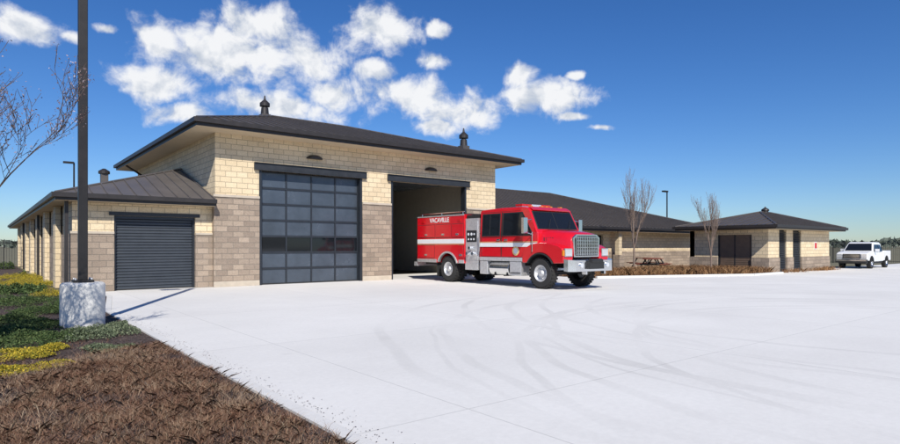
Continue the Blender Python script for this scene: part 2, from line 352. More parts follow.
# --- left wing
wx=2.27; wy=22.2; wz=1.9; wt=2.92; we=6.6
d=(3.45,6.02); dh=2.52
b=B()
b.box(wx,d[0],wy,wy+.3,wz,wt,M_cream); b.box(wx-.05,d[0],wy-.05,wy+.3,0,wz,M_stone)
b.box(d[1],we,wy,wy+.3,wz,wt,M_cream); b.box(d[1],we,wy-.05,wy+.3,0,wz,M_stone)
b.box(d[0],d[1],wy,wy+.3,dh,wt,M_cream)
b.box(wx,wx+.3,wy+.3,58,wz,wt,M_cream)
b.box(wx-.05,wx+.3,wy+.3,58,0,wz,M_stone)
b.box(wx+.3,we,57.7,58,0,wt,M_cream)
for y in(25,29.5,34,38.5,43,47.5,52): b.box(wx-.22,wx-.051,y,y+.8,0,wt,M_cream)
b.done('left_wing_walls',ST)
b=B(); b.box(wx-.08,d[0],wy-.08,wy-.001,wz,wz+.08,M_cap); b.box(d[1],we,wy-.08,wy-.001,wz,wz+.08,M_cap); b.done('left_wing_cap',ST,.006)
b=B()
for k in range(25):
    z=0.02+k*.1
    b.add([(d[0],wy+.2,z),(d[1],wy+.2,z),(d[1],wy+.17,z+.03),(d[0],wy+.17,z+.03),(d[0],wy+.17,z+.075),(d[1],wy+.17,z+.075),(d[1],wy+.2,z+.1),(d[0],wy+.2,z+.1)],[(0,1,2,3),(3,2,5,4),(4,5,6,7)],M_shutter)
b.box(d[0],d[0]+.07,wy+.08,wy+.22,0.005,dh,M_doorframe); b.box(d[1]-.07,d[1],wy+.08,wy+.22,0.005,dh,M_doorframe); b.box(d[0]+.07,d[1]-.07,wy+.06,wy+.22,dh-.1,dh,M_doorframe)
b.box(d[0]-.15,d[1]+.15,wy-.03,wy-.002,dh,dh+.12,M_steel)
b.done('roll_up_door',ST)
b=B(); ex=1.77; ey=21.6; ze=3.15; zr=4.75
A=(ex,ey,ze);Bq=(6.58,ey,ze);E=(6.62,26.5,zr);D=(ex,60,ze);G=(6.62,60,zr)
f1=[A,Bq,E]; f2=[A,E,G,D]
b.add(f1,[(0,1,2)],M_roof2); roof_ribs(b,f1,(1,0,0),M_roof2)
b.add(f2,[(0,1,2,3)],M_roof2)
b.tube(A,E,.055,.055,M_roof2,6)
b.add([A,Bq,(6.58,ey,ze-.22),(ex,ey,ze-.22)],[(0,1,2,3)],M_fascia)
b.add([A,D,(ex,60,ze-.22),(ex,ey,ze-.22)],[(0,1,2,3)],M_fascia)
b.add([Bq,(6.58,22,ze+.12),(6.58,22,ze-.22),(6.58,ey,ze-.22)],[(0,1,2,3)],M_fascia)
b.add([(ex,ey,ze-.22),(6.58,ey,ze-.22),(6.58,60,ze-.22),(ex,60,ze-.22)],[(0,1,2,3)],M_soffit)
b.box(ex-.1,6.58,ey-.1,ey-.002,ze-.13,ze+.015,M_fascia); b.box(ex-.1,ex-.002,ey,60,ze-.13,ze+.015,M_fascia)
b.done('left_wing_roof',ST)
b=B()
b.box(3.6,3.85,26.0,26.25,3.75,4.3,M_roof); b.lathe((3.72,26.12,4.3),[(0,.2),(.1,.2),(.2,.05),(.2,0)],M_fascia,'z',12)
b.done('wing_roof_vent',ST)
b=B()
for (x,y,z1) in((2.1,22.05,2.95),(2.05,33,2.95),(2.05,45,2.95)): b.box(x-.05,x+.05,y-.05,y+.05,0.05,z1,M_fascia)
b.tube((5.8,33.8,5.62),(6.55,34.0,5.2),.05,.05,M_fascia); b.tube((6.55,34.0,5.2),(6.55,34.0,4.8),.05,.05,M_fascia)
b.done('downspouts',ST)
# --- rear-right wing
gx0,gx1,gy0=20.65,44.5,23.2
b=B(); gz=1.15; gt=2.45
wins=[(23,24.6),(26,27.6),(29.0,31.2)]
b2=B()
xs=gx0
for a,c in wins+[(gx1,gx1)]:
    b.box(xs,a,gy0,gy0+.3,gz,gt,M_cream); b.box(xs,a,gy0-.05,gy0+.3,0,gz,M_stone)
    if c>a:
        b.box(a,c,gy0,gy0+.3,2.2,gt,M_cream)
        if c>31:
            b2.box(a,c,gy0+.15,gy0+.2,0.02,2.2,M_glass); b2.box(a+1.08,a+1.14,gy0+.1,gy0+.149,0.02,2.2,M_doorframe)
        else:
            b.box(a,c,gy0-.05,gy0+.3,0,gz,M_stone); b2.box(a,c,gy0+.15,gy0+.2,gz,2.2,M_glass); b2.box((a+c)/2-.03,(a+c)/2+.03,gy0+.1,gy0+.149,gz,2.2,M_doorframe)
    xs=c
b.box(gx1-.3,gx1,gy0+.3,40,0,gt,M_cream)
b.box(gx0,gx1,40,40.3,0,gt,M_cream)
b.done('rear_wing_walls',ST); b2.done('rear_wing_glazing',ST)
hip_roof('rear_wing_roof',ST,20.62,45.6,22.1,42,2.68,(20.9,32),(36,32),5.75,M_roof)
b=B()
for x in(22.5,25.6,28.7,32.0):
    b.box(x-.25,x+.25,22.35,22.85,0,.95,M_stone); b.box(x-.15,x+.15,22.45,22.75,.95,2.42,M_cream)
b.done('porch_columns',ST)
# --- end building
ex0,ex1,ey0,ey1=34.1,43.1,14.3,18.9
b=B(); et=2.42; ez=0.85
dd=(15.2,17.15)
b.box(ex0,ex0+.3,ey0,dd[0],ez,et,M_cream); b.box(ex0-.05,ex0+.3,ey0-.05,dd[0],0,ez,M_stone)
b.box(ex0,ex0+.3,dd[1],ey1,ez,et,M_cream); b.box(ex0-.05,ex0+.3,dd[1],ey1,0,ez,M_stone)
b.box(ex0,ex0+.3,dd[0],dd[1],2.15,et,M_cream)
lv=[(35.5,36.5),(37.4,38.6)]
xs=ex0+.3
for a,c in lv+[(ex1,ex1)]:
    b.box(xs,a,ey0,ey0+.3,ez,et,M_cream); b.box(xs,a,ey0-.05,ey0+.3,0,ez,M_stone); xs=c
b.box(ex1-.3,ex1,ey0+.3,ey1,0,et,M_cream); b.box(ex0,ex1,ey1-.3,ey1,0,et,M_cream)
b.done('end_building_walls',ST)
b=B()
b.box(ex0+.1,ex0+.16,dd[0],dd[1],0.02,2.15,M_brown); b.box(ex0+.05,ex0+.099,(dd[0]+dd[1])/2-.03,(dd[0]+dd[1])/2+.03,0.02,2.15,M_doorframe)
for y in dd: b.box(ex0+.03,ex0+.099,min(y,y+(.06 if y==dd[0] else -.06)),max(y,y+(.06 if y==dd[0] else -.06)),0.02,2.15,M_doorframe)
for k in range(18): b.box(ex0+.06,ex0+.099,dd[0]+.12,dd[1]-.12,.15+k*.105,.22+k*.105,M_brown)
for a,c in lv:
    b.box(a,c,ey0+.15,ey0+.2,.03,et,M_black)
    for k in range(22):
        z=.06+k*.105; b.quadplate([(a,ey0+.02,z),(c,ey0+.02,z),(c,ey0+.12,z+.08),(a,ey0+.12,z+.08)],.01,M_shutter)
b.done('louvres_and_doors',ST)
b=B(); b.box(40.6,41.0,ey0-.02,ey0-.002,1.3,1.75,M_white); b.box(40.65,40.95,ey0-.03,ey0-.021,1.35,1.7,M_red); b.done('wall_cabinet',ST)
hip_roof('end_building_roof',ST,33.4,43.9,13.6,19.5,2.66,(38.2,16.5),(39.6,16.5),3.62,M_roof,0.22)
b=B(); b.lathe((38.9,16.5,3.55),[(0,.2),(.15,.18),(.2,.24),(.28,.22),(.38,.06),(.45,.03),(.45,0)],M_fascia,'z',14); b.done('end_roof_vent',ST)
# ------------------------------------------------------------ FIRE ENGINE
FT=empty('fire_engine',(16.4,13.95,0),R(-90))
tf=lambda z: max(0,(z-1.95))*0.07
b=B()
W=1.19
b.prism([(-3.2,.98),(-3.2,2.82),(-3.14,2.89),(-2.0,2.93),(-.9,2.92),(-.66,2.87),(-.56,2.78),(-.2,2.08),(-.12,1.98),(-.12,1.35),(-.7,1.3),(-.82,.98)],-W,W,M_red,tf)
b.done('cab_shell',FT,0.035,True,3)
b=B()
fw=[(-1.86,1.9),(-1.86,2.70),(-.92,2.70),(-.46,2.04),(-.46,1.9)]; rw=[(-3.02,1.9),(-3.02,2.70),(-2.08,2.70),(-2.08,1.9)]
def infl(p,k):
    cx=sum(a for a,_ in p)/len(p); cz=sum(z for _,z in p)/len(p)
    return [(cx+(x-cx)*(1+k),cz+(z-cz)*(1+k*1.1)) for x,z in p]
for p in(fw,rw):
    b.plate(infl(p,.08),W,.004,.02,M_black,tf); b.plate(p,W,.008,.02,M_glass,tf)
b.plate([(-2.62,1.91),(-2.62,2.69),(-2.59,2.69),(-2.59,1.91)],W,.012,.01,M_black,tf)
def seam(x0,x1,z0,z1): b.plate([(x0,z0),(x0,z1),(x1,z1),(x1,z0)],W,.003,.01,M_black,tf)
for x in(-3.08,-1.99,-1.955,-.42): seam(x,x+.014,1.1,1.88)
seam(-3.08,-.42,1.09,1.105); seam(-1.99,-1.94,1.88,2.76)
seam(-3.08,-1.0,2.78,2.792)
for x in(-2.2,-1.8): b.plate([(x,1.70),(x,1.76),(x+.18,1.76),(x+.18,1.70)],W,.03,.03,M_chrome)
for x in(-3.13,-.33):
    for sg in(-1,1):
        b.tube((x,sg*(W+.06),1.3),(x,sg*(W+.06),2.0),.018,.018,M_chrome,8)
        for z in(1.32,1.98): b.tube((x,sg*(W-.01),z),(x,sg*(W+.06),z),.015,.015,M_chrome,6)
def ws(y0,y1,t0,t1,off,th,m):
    p0=(-.2,2.08);p1=(-.56,2.78)
    q=[(p0[0]+(p1[0]-p0[0])*t+ .89*off,p0[1]+(p1[1]-p0[1])*t+.45*off) for t in(t0,t1)]
    b.quadplate([(q[0][0],y0,q[0][1]),(q[0][0],y1,q[0][1]),(q[1][0],y1*.97,q[1][1]),(q[1][0],y0*.97,q[1][1])],th,m)
ws(-1.09,1.09,.02,.97,.006,.01,M_black); ws(-1.03,-.015,.06,.92,.012,.01,M_glass); ws(.015,1.03,.06,.92,.012,.01,M_glass)
for y in(-.6,.5): b.tube((-.13,y,2.1),(-.36,y+.35,2.48),.012,.008,M_black,5)
b.quadplate([(-.48,-1.02,2.81),(-.48,1.02,2.81),(-.70,1.02,2.93),(-.70,-1.02,2.93)],.03,M_red)
for y in(-.8,-.25,0,.25,.8): b.box(-.9,-.76,y-.05,y+.05,2.925,2.97,M_amber)
b.box(-1.65,-1.25,-.8,.8,2.93,2.98,M_chrome)
for k in range(6):
    y=-.78+k*.26; b.box(-1.62,-1.28,y,y+.25,2.982,3.06,M_redlens if k in(0,1,4,5) else M_lens)
for sg in(-1,1):
    b.box(-.52,-.40,sg*1.5-.1,sg*1.5+.1,1.95,2.5,M_chrome); b.box(-.53,-.518,sg*1.5-.085,sg*1.5+.085,1.98,2.47,M_glass)
    b.tube((-.45,sg*1.15,2.45),(-.46,sg*1.5,2.42),.018,.018,M_chrome,6); b.tube((-.35,sg*1.17,1.9),(-.46,sg*1.5,2.0),.018,.018,M_chrome,6)
b.plate([(-3.19,1.47),(-3.19,1.62),(-.14,1.62),(-.14,1.47)],W,.006,.01,M_white); b.plate([(-3.19,1.64),(-3.19,1.66),(-.14,1.66),(-.14,1.64)],W,.006,.01,M_gold)
n=20
b.plate([(-1.2+.17*math.cos(2*math.pi*i/n),1.32+.17*math.sin(2*math.pi*i/n)) for i in range(n)],W,.009,.012,M_gold)
b.plate([(-1.2+.11*math.cos(2*math.pi*i/14),1.32+.11*math.sin(2*math.pi*i/14)) for i in range(14)],W,.012,.01,M_white)
b.done('cab_fittings',FT,0.006)
b=B()
def hsec(x,w,zb,zt):
    return [(x,-w,zb),(x,-w,zt-.28),(x,-w+.05,zt-.13),(x,-w+.17,zt-.03),(x,-w*.4,zt+.02),(x,w*.4,zt+.02),(x,w-.17,zt-.03),(x,w-.05,zt-.13),(x,w,zt-.28),(x,w,zb)]
b.loft([hsec(-.2,1.06,1.2,2.08),hsec(.2,.98,1.2,2.05),hsec(.6,.88,1.2,2.0),hsec(.92,.80,1.15,1.95),hsec(1.02,.76,1.15,1.87)],M_red)
ar=[( .70*math.cos(R(a)), .56+.70*math.sin(R(a))) for a in range(30,151,8)]
fp=[(-.86,.9),(-.86,1.2),(-.74,1.42),(-.45,1.56),(0,1.62),(.45,1.6),(.8,1.52),(1.0,1.42),(1.06,1.2),(1.06,.92)]+[(.64,.9)]+ar+[(-.64,.9)]
for sg in(-1,1): b.prism(fp,*(sorted((sg*.72,sg*1.22))),M_red)
b.done('hood_and_fenders',FT,0.03,True,3)
b=B()
for sg in(-1,1):
    o=[(x*1.0,z) for x,z in ar]; i=[(x*.94,.56+(z-.56)*.94) for x,z in ar]
    for k in range(len(ar)-1):
        p=[o[k],o[k+1],i[k+1],i[k]]; b.prism(p,*(sorted((sg*.7,sg*1.25))),M_black)
    b.box(1.05,1.10,*(sorted((sg*.80,sg*1.18))),1.14,1.42,M_chrome); b.box(1.10,1.115,*(sorted((sg*.83,sg*1.15))),1.17,1.39,M_lens)
    b.box(1.02,1.075,*(sorted((sg*1.19,sg*1.235))),1.17,1.36,M_amber)
    for k in range(5): b.box(.0+k*.08,.04+k*.08,*(sorted((sg*.93,sg*(1.02-.02*k)))),1.68,1.80,M_black)
gp=[(-.68,1.12),(-.72,1.78),(-.55,1.9),(.55,1.9),(.72,1.78),(.68,1.12)]
b.loft([[(1.02,y,z) for y,z in gp],[(1.07,y,z) for y,z in gp]],M_chrome)
gi=[(y*.9,1.5+(z-1.5)*.88) for y,z in gp]
b.loft([[(1.069,y,z) for y,z in gi],[(1.075,y,z) for y,z in gi]],M_black)
for k in range(13):
    y=-.57+k*.095; b.box(1.076,1.10,y-.018,y+.018,1.18,1.83,M_chrome)
for k in range(6):
    z=1.21+k*.115; b.box(1.10,1.112,-.6,.6,z,z+.02,M_chrome)
b.loft([[(1.08,-1.22,.66),(1.08,-1.22,1.06),(1.08,1.22,1.06),(1.08,1.22,.66)],[(1.24,-1.2,.64),(1.24,-1.2,1.04),(1.24,1.2,1.04),(1.24,1.2,.64)],[(1.40,-.98,.64),(1.40,-.98,1.02),(1.40,.98,1.02),(1.40,.98,.64)]],M_chrome)
b.box(1.401,1.52,-.38,.38,.72,.95,M_black)
b.tube((1.46,-.3,.98),(1.46,.3,.98),.09,.09,M_black,14)
for sg in(-1,1):
    b.tube((1.40,sg*.7,.85),(1.43,sg*.7,.85),.1,.1,M_chrome,16); b.tube((1.43,sg*.7,.85),(1.435,sg*.7,.85),.08,.08,M_lens,16)
    b.box(1.3,1.46,sg*.5-.04,sg*.5+.04,.54,.64,M_chrome)
b.done('front_end',FT,0.006)
b=B()
for sg in(-1,1): b.box(-7.2,1.1,sg*.42-.05,sg*.42+.05,.72,.96,M_frame)
b.box(-7.1,-4.2,-.9,.9,.7,.9,M_frame); b.box(-3.2,-.9,-1.0,1.0,.78,.98,M_frame)
b.tube((0,-.95,.55),(0,.95,.55),.08,.08,M_frame); b.tube((-5.2,-.95,.55),(-5.2,.95,.55),.1,.1,M_frame)
b.lathe((-5.2,-.2,.55),[(0,0.02),(.02,.22),(.2,.26),(.38,.22),(.4,0.02)],M_frame)
b.tube((-5,0,.62),(-1,0,.75),.06,.06,M_frame)
b.box(-.9,.9,-.45,.45,.75,1.2,M_frame)
for sg in(-1,1): b.box(-5.98,-5.95,sg*.9-.25,sg*.9+.25,.2,.78,M_black)
b.done('chassis',FT)
b=B()
for sg in(-1,1):
    ya,yb=sorted((sg*.72,sg*1.2))
    b.tube((-2.65,sg*.92,.66),(-1.6,sg*.92,.66),.27,.27,M_chrome,24)
    b.box(-3.18,-.86,*sorted((sg*.98,sg*1.215)),.94,1.08,M_alu)
    b.box(-1.5,-.92,ya,yb,.42,.93,M_alu); b.box(-1.45,-.95,*sorted((sg*1.0,sg*1.24)),.5,.53,M_black)
    b.box(-3.15,-2.72,ya,yb,.42,.93,M_alu)
    for x in(-2.45,-1.8): b.box(x-.04,x+.04,*sorted((sg*.66,sg*1.2)),.38,.42,M_frame)
    b.box(-4.05,-3.3,ya,yb,.55,.8,M_alu)
b.done('steps_and_tanks',FT,0.012)
b=B()
b.box(-4.08,-3.28,-1.15,1.15,.8,2.6,M_alu)
for sg in(-1,1):
    b.box(-4.03,-3.33,*sorted((sg*1.151,sg*1.17)),.95,2.5,M_alu)
    b.box(-3.98,-3.38,*sorted((sg*1.172,sg*1.18)),1.66,2.12,M_frame)
    for (x,z,r) in((-3.85,1.97,.07),(-3.66,1.97,.07),(-3.5,1.97,.05),(-3.85,1.77,.05),(-3.68,1.77,.05),(-3.52,1.77,.05)):
        b.tube((x,sg*1.17,z),(x,sg*1.2,z),r,r,M_chrome,14); b.tube((x,sg*1.2,z),(x,sg*1.203,z),r*.8,r*.8,M_white,14)
    for (x,z) in((-3.85,1.2),(-3.52,1.2),(-3.7,1.42)): b.tube((x,sg*1.15,z),(x,sg*1.3,z),.075,.065,M_chrome,14)
b.box(-4.06,-3.3,-1.1,1.1,2.601,2.75,M_black)
b.done('pump_panel',FT,0.006)
b=B()
arr=[(-5.2+.72*math.cos(R(a)),.56+.72*math.sin(R(a))) for a in range(20,161,8)]
bp_=[(-7.35,.8),(-7.35,2.78),(-4.1,2.78),(-4.1,.8)]+[(-4.52,.8)]+arr+[(-5.88,.8)]
b.prism(bp_,-1.2,1.2,M_red)
b.done('body_shell',FT,0.02)
b=B()
def door(x0,x1,z0,z1,m=M_red):
    b.plate([(x0,z0),(x0,z1),(x1,z1),(x1,z0)],1.2,.004,.01,M_black); b.plate([(x0+.02,z0+.02),(x0+.02,z1-.02),(x1-.02,z1-.02),(x1-.02,z0+.02)],1.2,.022,.02,m)
    b.plate([((x0+x1)/2-.09,z0+.1),((x0+x1)/2-.09,z0+.17),((x0+x1)/2+.09,z0+.17),((x0+x1)/2+.09,z0+.1)],1.2,.045,.03,M_chrome)
door(-7.28,-6.08,.98,1.55); door(-7.28,-6.05,1.85,2.42); door(-6.0,-4.95,1.85,2.42); door(-4.9,-4.15,1.85,2.42); door(-4.44,-4.15,1.0,1.55)
b.plate([(-7.34,.8),(-7.34,.94),(-5.95,.94),(-5.95,.8)],1.2,.02,.03,M_alu); b.plate([(-4.45,.8),(-4.45,.94),(-4.11,.94),(-4.11,.8)],1.2,.02,.03,M_alu)
b.plate([(-7.34,1.6),(-7.34,1.79),(-4.11,1.79),(-4.11,1.6)],1.2,.008,.01,M_white); b.plate([(-7.34,1.56),(-7.34,1.58),(-4.11,1.58),(-4.11,1.56)],1.2,.008,.01,M_gold)
b.plate([(-7.34,2.74),(-7.34,2.79),(-4.11,2.79),(-4.11,2.74)],1.2,.015,.02,M_alu)
o=arr; i=[(-5.2+(x+5.2)*.90,.56+(z-.56)*.90) for x,z in arr]
for k in range(len(arr)-1): b.plate([o[k],o[k+1],i[k+1],i[k]],1.2,.03,.12,M_alu)
b.box(-7.6,-7.36,-1.2,1.2,.62,.8,M_alu); b.box(-7.37,-7.355,-1.15,1.15,.85,2.7,M_alu)
for sg in(-1,1):
    b.box(-7.0,-6.8,sg*1.2-.02,sg*1.2+.02,2.5,2.6,M_redlens); b.box(-4.5,-4.3,sg*1.2-.02,sg*1.2+.025,2.5,2.6,M_redlens)
    b.box(-7.42,-7.36,sg*1.0-.1,sg*1.0+.1,1.0,1.4,M_redlens)
    b.tube((-7.2,sg*1.1,2.9),(-4.2,sg*1.1,2.9),.02,.02,M_chrome,8)
    for x in(-7.1,-5.7,-4.3): b.tube((x,sg*1.1,2.77),(x,sg*1.1,2.9),.015,.015,M_chrome,6)
b.box(-7.0,-4.6,-.7,.7,2.781,2.86,M_black)
b.done('body_fittings',FT,0.005)
def text(body,size,loc,rot,mat,parent,name,ext=0.003):
    c=bpy.data.curves.new(name,'FONT'); c.body=body; c.size=size; c.extrude=ext; c.align_x='CENTER'; c.align_y='CENTER'; c.offset=.004
    c.materials.append(mat); o=bpy.data.objects.new(name,c); S.collection.objects.link(o); o.location=loc; o.rotation_euler=rot; o.parent=parent; return o
text('VACAVILLE',.27,(-5.75,-1.208,2.585),(R(90),0,0),M_white,FT,'lettering_side')
def wheel(parent,x,y,z,r,w,sg,mh,name):
    b=B(); rr=r*.56
    prof=[(-w/2,rr),(-w/2,r*.9),(-w/2+.03*r/.5,r*.97),(-w/2+.06,r),(w/2-.06,r),(w/2-.03*r/.5,r*.97),(w/2,r*.9),(w/2,rr)]
    b.lathe((x,y,z),prof,M_tyre,'y',40)
    for k in range(28):
        a=2*math.pi*k/28
        for s2 in(-1,1):
            aa=a+ (.11 if s2>0 else 0)
            c=Vector((x+math.cos(aa)*r,y+s2*w*.27,z+math.sin(aa)*r)); t=Vector((-math.sin(aa),0,math.cos(aa))); n=Vector((math.cos(aa),0,math.sin(aa)))
            v=[c+t*(a1*.032*r/.5)+Vector((0,b1*w*.2,0))+n*c1 for c1 in(-.01,.014) for a1,b1 in((-1,-1),(1,-1),(1,1),(-1,1))]
            b.add(v,[(4,5,6,7),(0,1,5,4),(1,2,6,5),(2,3,7,6),(3,0,4,7)],M_tyre)
    yo=w/2*sg
    b.lathe((x,y,z),[(yo*.96,rr+.005),(yo*1.0,rr-.01),(yo*.85,rr-.04),(yo*.35,rr*.72),(yo*.35,rr*.45),(yo*.9,rr*.38),(yo*1.05,rr*.3),(yo*1.1,0.001)],mh,'y',28)
    for k in range(8):
        a=2*math.pi*k/8; b.tube((x+math.cos(a)*rr*.58,y+yo*.35,z+math.sin(a)*rr*.58),(x+math.cos(a)*rr*.58,y+yo*.5,z+math.sin(a)*rr*.58),.018,.018,mh,6)
    return b.done(name,parent,0,True)
for sg in(-1,1):
    wheel(FT,0,sg*1.02,.545,.53,.34,sg,M_alu,'front_wheel')
    wheel(FT,-5.2,sg*1.02,.545,.53,.28,sg,M_alu,'rear_wheel'); wheel(FT,-5.2,sg*.7,.545,.53,.28,sg,M_alu,'rear_inner_wheel')
# ------------------------------------------------------------ PICKUP
PK=empty('pickup_truck',(47.9,13.75,0),R(181),.92)
b=B(); t2=lambda z:max(0,z-1.1)*.28
b.prism([(-2.85,.55),(-2.85,1.28),(-.95,1.28),(-.95,.55)],-.99,.99,M_white)
b.prism([(-.95,.5),(-.95,1.78),(-.7,1.9),(.6,1.92),(.85,1.84),(1.45,1.24),(1.45,.5)],-.99,.99,M_white,t2)
b.prism([(1.45,.5),(1.45,1.24),(2.3,1.2),(2.75,1.1),(2.85,1.0),(2.85,.6)],-.97,.97,M_white)
b.done('pickup_body',PK,.04,True,3)
b=B()
b.plate([(-.8,1.22),(-.72,1.72),(-.1,1.74),(-.1,1.22)],.99,.006,.02,M_glass,t2); b.plate([(0,1.22),(0,1.74),(.7,1.74),(1.2,1.27),(1.2,1.22)],.99,.006,.02,M_glass,t2)
b.quadplate([(1.42,-.85,1.29),(1.42,.85,1.29),(.89,.72,1.82),(.89,-.72,1.82)],.02,M_glass)
b.box(2.84,2.89,-.55,.55,.72,1.06,M_black)
for k in range(3): b.box(2.89,2.9,-.5,.5,.76+k*.1,.80+k*.1,M_chrome)
b.box(2.8,3.0,-.98,.98,.42,.66,M_black); b.box(2.99,3.01,-.95,.95,.55,.64,M_chrome)
for sg in(-1,1):
    b.box(2.78,2.88,*sorted((sg*.6,sg*.93)),.76,1.06,M_lens); b.box(.95,1.1,*sorted((sg*.98,sg*1.22)),1.22,1.42,M_white)
    for xx in(1.85,-1.75):
        n=[(xx+.5*math.cos(R(a)),.42+.5*math.sin(R(a))) for a in range(10,171,10)]
        b.plate(n,.99,.008,.06,M_black)
b.box(-2.8,2.8,-.85,.85,.35,.55,M_frame)
b.done('pickup_fittings',PK,.008)
for sg in(-1,1):
    for x in(1.85,-1.75): wheel(PK,x,sg*.86,.4,.4,.26,sg,M_chrome,'pickup_wheel')
# ------------------------------------------------------------ LAMP POLES
LP=empty('street_lamp')
b=B(); px,py=1.5,13.0
b.lathe((px,py,0),[(-.05,.37),(.76,.37),(.79,.36),(.81,.33),(.815,.3),(.815,0)],M_conc,'z',48)
b.done('concrete_base',LP,0,True)
b=B(); b.box(px-.17,px+.17,py-.17,py+.17,.82,.86,M_pole); b.box(px-.075,px+.075,py-.075,py+.075,.86,8.6,M_pole)
for dx,dy in((-.13,-.13),(.13,-.13),(.13,.13),(-.13,.13)): b.tube((px+dx,py+dy,.86),(px+dx,py+dy,.9),.02,.02,M_alu,6)
b.box(px-.4,px-.08,py-.03,py+.03,8.4,8.48,M_pole); b.box(px-1.0,px-.4,py-.2,py+.2,8.38,8.52,M_pole); b.done('pole_and_head',LP,.01)
def lamp(x,y,h):
    b=B(); b.lathe((x,y,0),[(0,.25),(.6,.25),(.6,0)],M_conc,'z',16); b.tube((x,y,.6),(x,y,h),.07,.06,M_pole,10)
    b.box(x-.7,x,y-.15,y+.15,h-.08,h+.06,M_pole)
    b.done('street_lamp')
def place(px,d):
    u=(px-450)/FPX; return d*(Fx+u*Fy), d*(Fy-u*Fx)
x,y=place(667,58); lamp(x,y,6.9)
x,y=place(74,45); lamp(x,y,7.9)
# ------------------------------------------------------------ FENCES
def fence(name,p,q,h=1.9):
    b=B(); p=Vector((*p,0));q=Vector((*q,0)); d=q-p; n=int(d.length/.14)
    for z in(.15,h-.2): b.tube(p+Vector((0,0,z)),q+Vector((0,0,z)),.022,.022,M_iron,4)
    for i in range(n+1):
        c=p+d*(i/n); r=.01 if i%18 else .035; b.tube(c,c+Vector((0,0,h)),r,r,M_iron,4)
    return b.done(name)
fence('iron_fence',(-9,47),(2.1,47)); fence('iron_fence',(62,19),(62,2)); fence('iron_fence',(44,20),(62,19.2))
# ------------------------------------------------------------ PICNIC TABLES
def table(x,y,rz):
    e=empty('picnic_table',(x,y,0),rz); b=B()
    for k in range(5): b.box(-.9,.9,-.38+k*.155,-.24+k*.155,.72,.76,M_wood)
    for s in(-1,1):
        for k in range(2): b.box(-.9,.9,*sorted((s*(.6+k*.15),s*(.73+k*.15))),.42,.46,M_wood)
    for s in(-1,1):
        b.tube((s*.65,-.75,.0),(s*.65,-.25,.72),.04,.04,M_iron,6); b.tube((s*.65,.75,0),(s*.65,.25,.72),.04,.04,M_iron,6); b.tube((s*.65,-.8,.4),(s*.65,.8,.4),.035,.035,M_iron,6)
    b.done('table_parts',e)
table(31.2,19.6,.3); table(33.0,21.2,1.2)
# ------------------------------------------------------------ VEGETATION
def tri_mesh(name,V,Fc,mat,parent=None):
    me=bpy.data.meshes.new(name); nv=len(V); k=Fc.shape[1]; nf=len(Fc)
    me.vertices.add(nv); me.vertices.foreach_set('co',V.astype(np.float32).ravel())
    me.loops.add(nf*k); me.loops.foreach_set('vertex_index',Fc.astype(np.int32).ravel())
    me.polygons.add(nf); me.polygons.foreach_set('loop_start',np.arange(0,nf*k,k,dtype=np.int32)); me.polygons.foreach_set('loop_total',np.full(nf,k,dtype=np.int32))
    me.update(calc_edges=True); me.materials.append(mat)
    o=bpy.data.objects.new(name,me); S.collection.objects.link(o)
    if parent: o.parent=parent
    return o
def blades(name,P,h,w,lean,mat):
    n=len(P); a=rng.uniform(0,2*np.pi,n); hh=h*rng.uniform(.3,1.3,n); ww=w*rng.uniform(.6,1.4,n)
    la=rng.uniform(0,2*np.pi,n); ll=hh*lean*rng.uniform(.1,1.4,n)
    d=np.stack([np.cos(a),np.sin(a),np.zeros(n)],1)*ww[:,None]/2
    top=P+np.stack([np.cos(la)*ll,np.sin(la)*ll,hh],1)
    mid=P+np.stack([np.cos(la)*ll*.35,np.sin(la)*ll*.35,hh*.6],1)
    V=np.stack([P-d,P+d,mid+d*.8,top,mid-d*.8],1).reshape(-1,3)
    return tri_mesh(name,V,np.arange(n*5).reshape(n,5),mat)
def leaves(name,P,s,mat,flat=0.0,parent=None,asp=.45):
    n=len(P); u=rng.normal(size=(n,3)); u/=np.linalg.norm(u,axis=1)[:,None]
    if flat: u[:,2]*=(1-flat)
    v=rng.normal(size=(n,3))
    if flat: v[:,2]*=(1-flat)
    v-=u*(np.sum(u*v,1)/np.sum(u*u,1))[:,None]; v/=np.linalg.norm(v,axis=1)[:,None]; u/=np.linalg.norm(u,axis=1)[:,None]
    sc=(s*rng.uniform(.4,1.6,n))[:,None]
    V=np.stack([P-u*sc,P-v*sc*asp,P+u*sc,P+v*sc*asp],1).reshape(-1,3)
    return tri_mesh(name,V,np.arange(n*4).reshape(n,4),mat,parent)
def mound(cx,cy,rx,ry,h,n):
    r=np.sqrt(rng.uniform(0,1,n)); a=rng.uniform(0,2*np.pi,n)
    lump=1+.25*np.sin(a*3+cx)+.15*np.sin(a*7+cy)+.12*rng.normal(size=n)
    x=cx+rx*r*np.cos(a)*lump; y=cy+ry*r*np.sin(a)*lump
    top=h*np.sqrt(np.clip(1-r**2,0,1))*(.6+.4*np.sin(x*9)*np.cos(y*8)); z=top*rng.uniform(.35,1.05,n)
    return np.stack([x,y,z+.01],1)
def in_bed(P):
    return P[(P[:,0]<2.14+np.clip((P[:,1]-15.5)*.16,0,.7))]
n=70000; yy=1.8+ (rng.uniform(0,1,n)**1.7)*17
P=np.stack([2.17-(rng.uniform(0,1,n))*(2.2+yy*.45),yy,rng.uniform(-.005,.025,n)],1)
leaves('bark_mulch',P,.014,M_chip,flat=.6,asp=.3)
P=np.stack([2.3+np.abs(rng.normal(0,.13,900)),rng.uniform(2.2,15,900),np.full(900,.006)],1); leaves('stray_mulch',P,.009,M_chip,flat=.95)
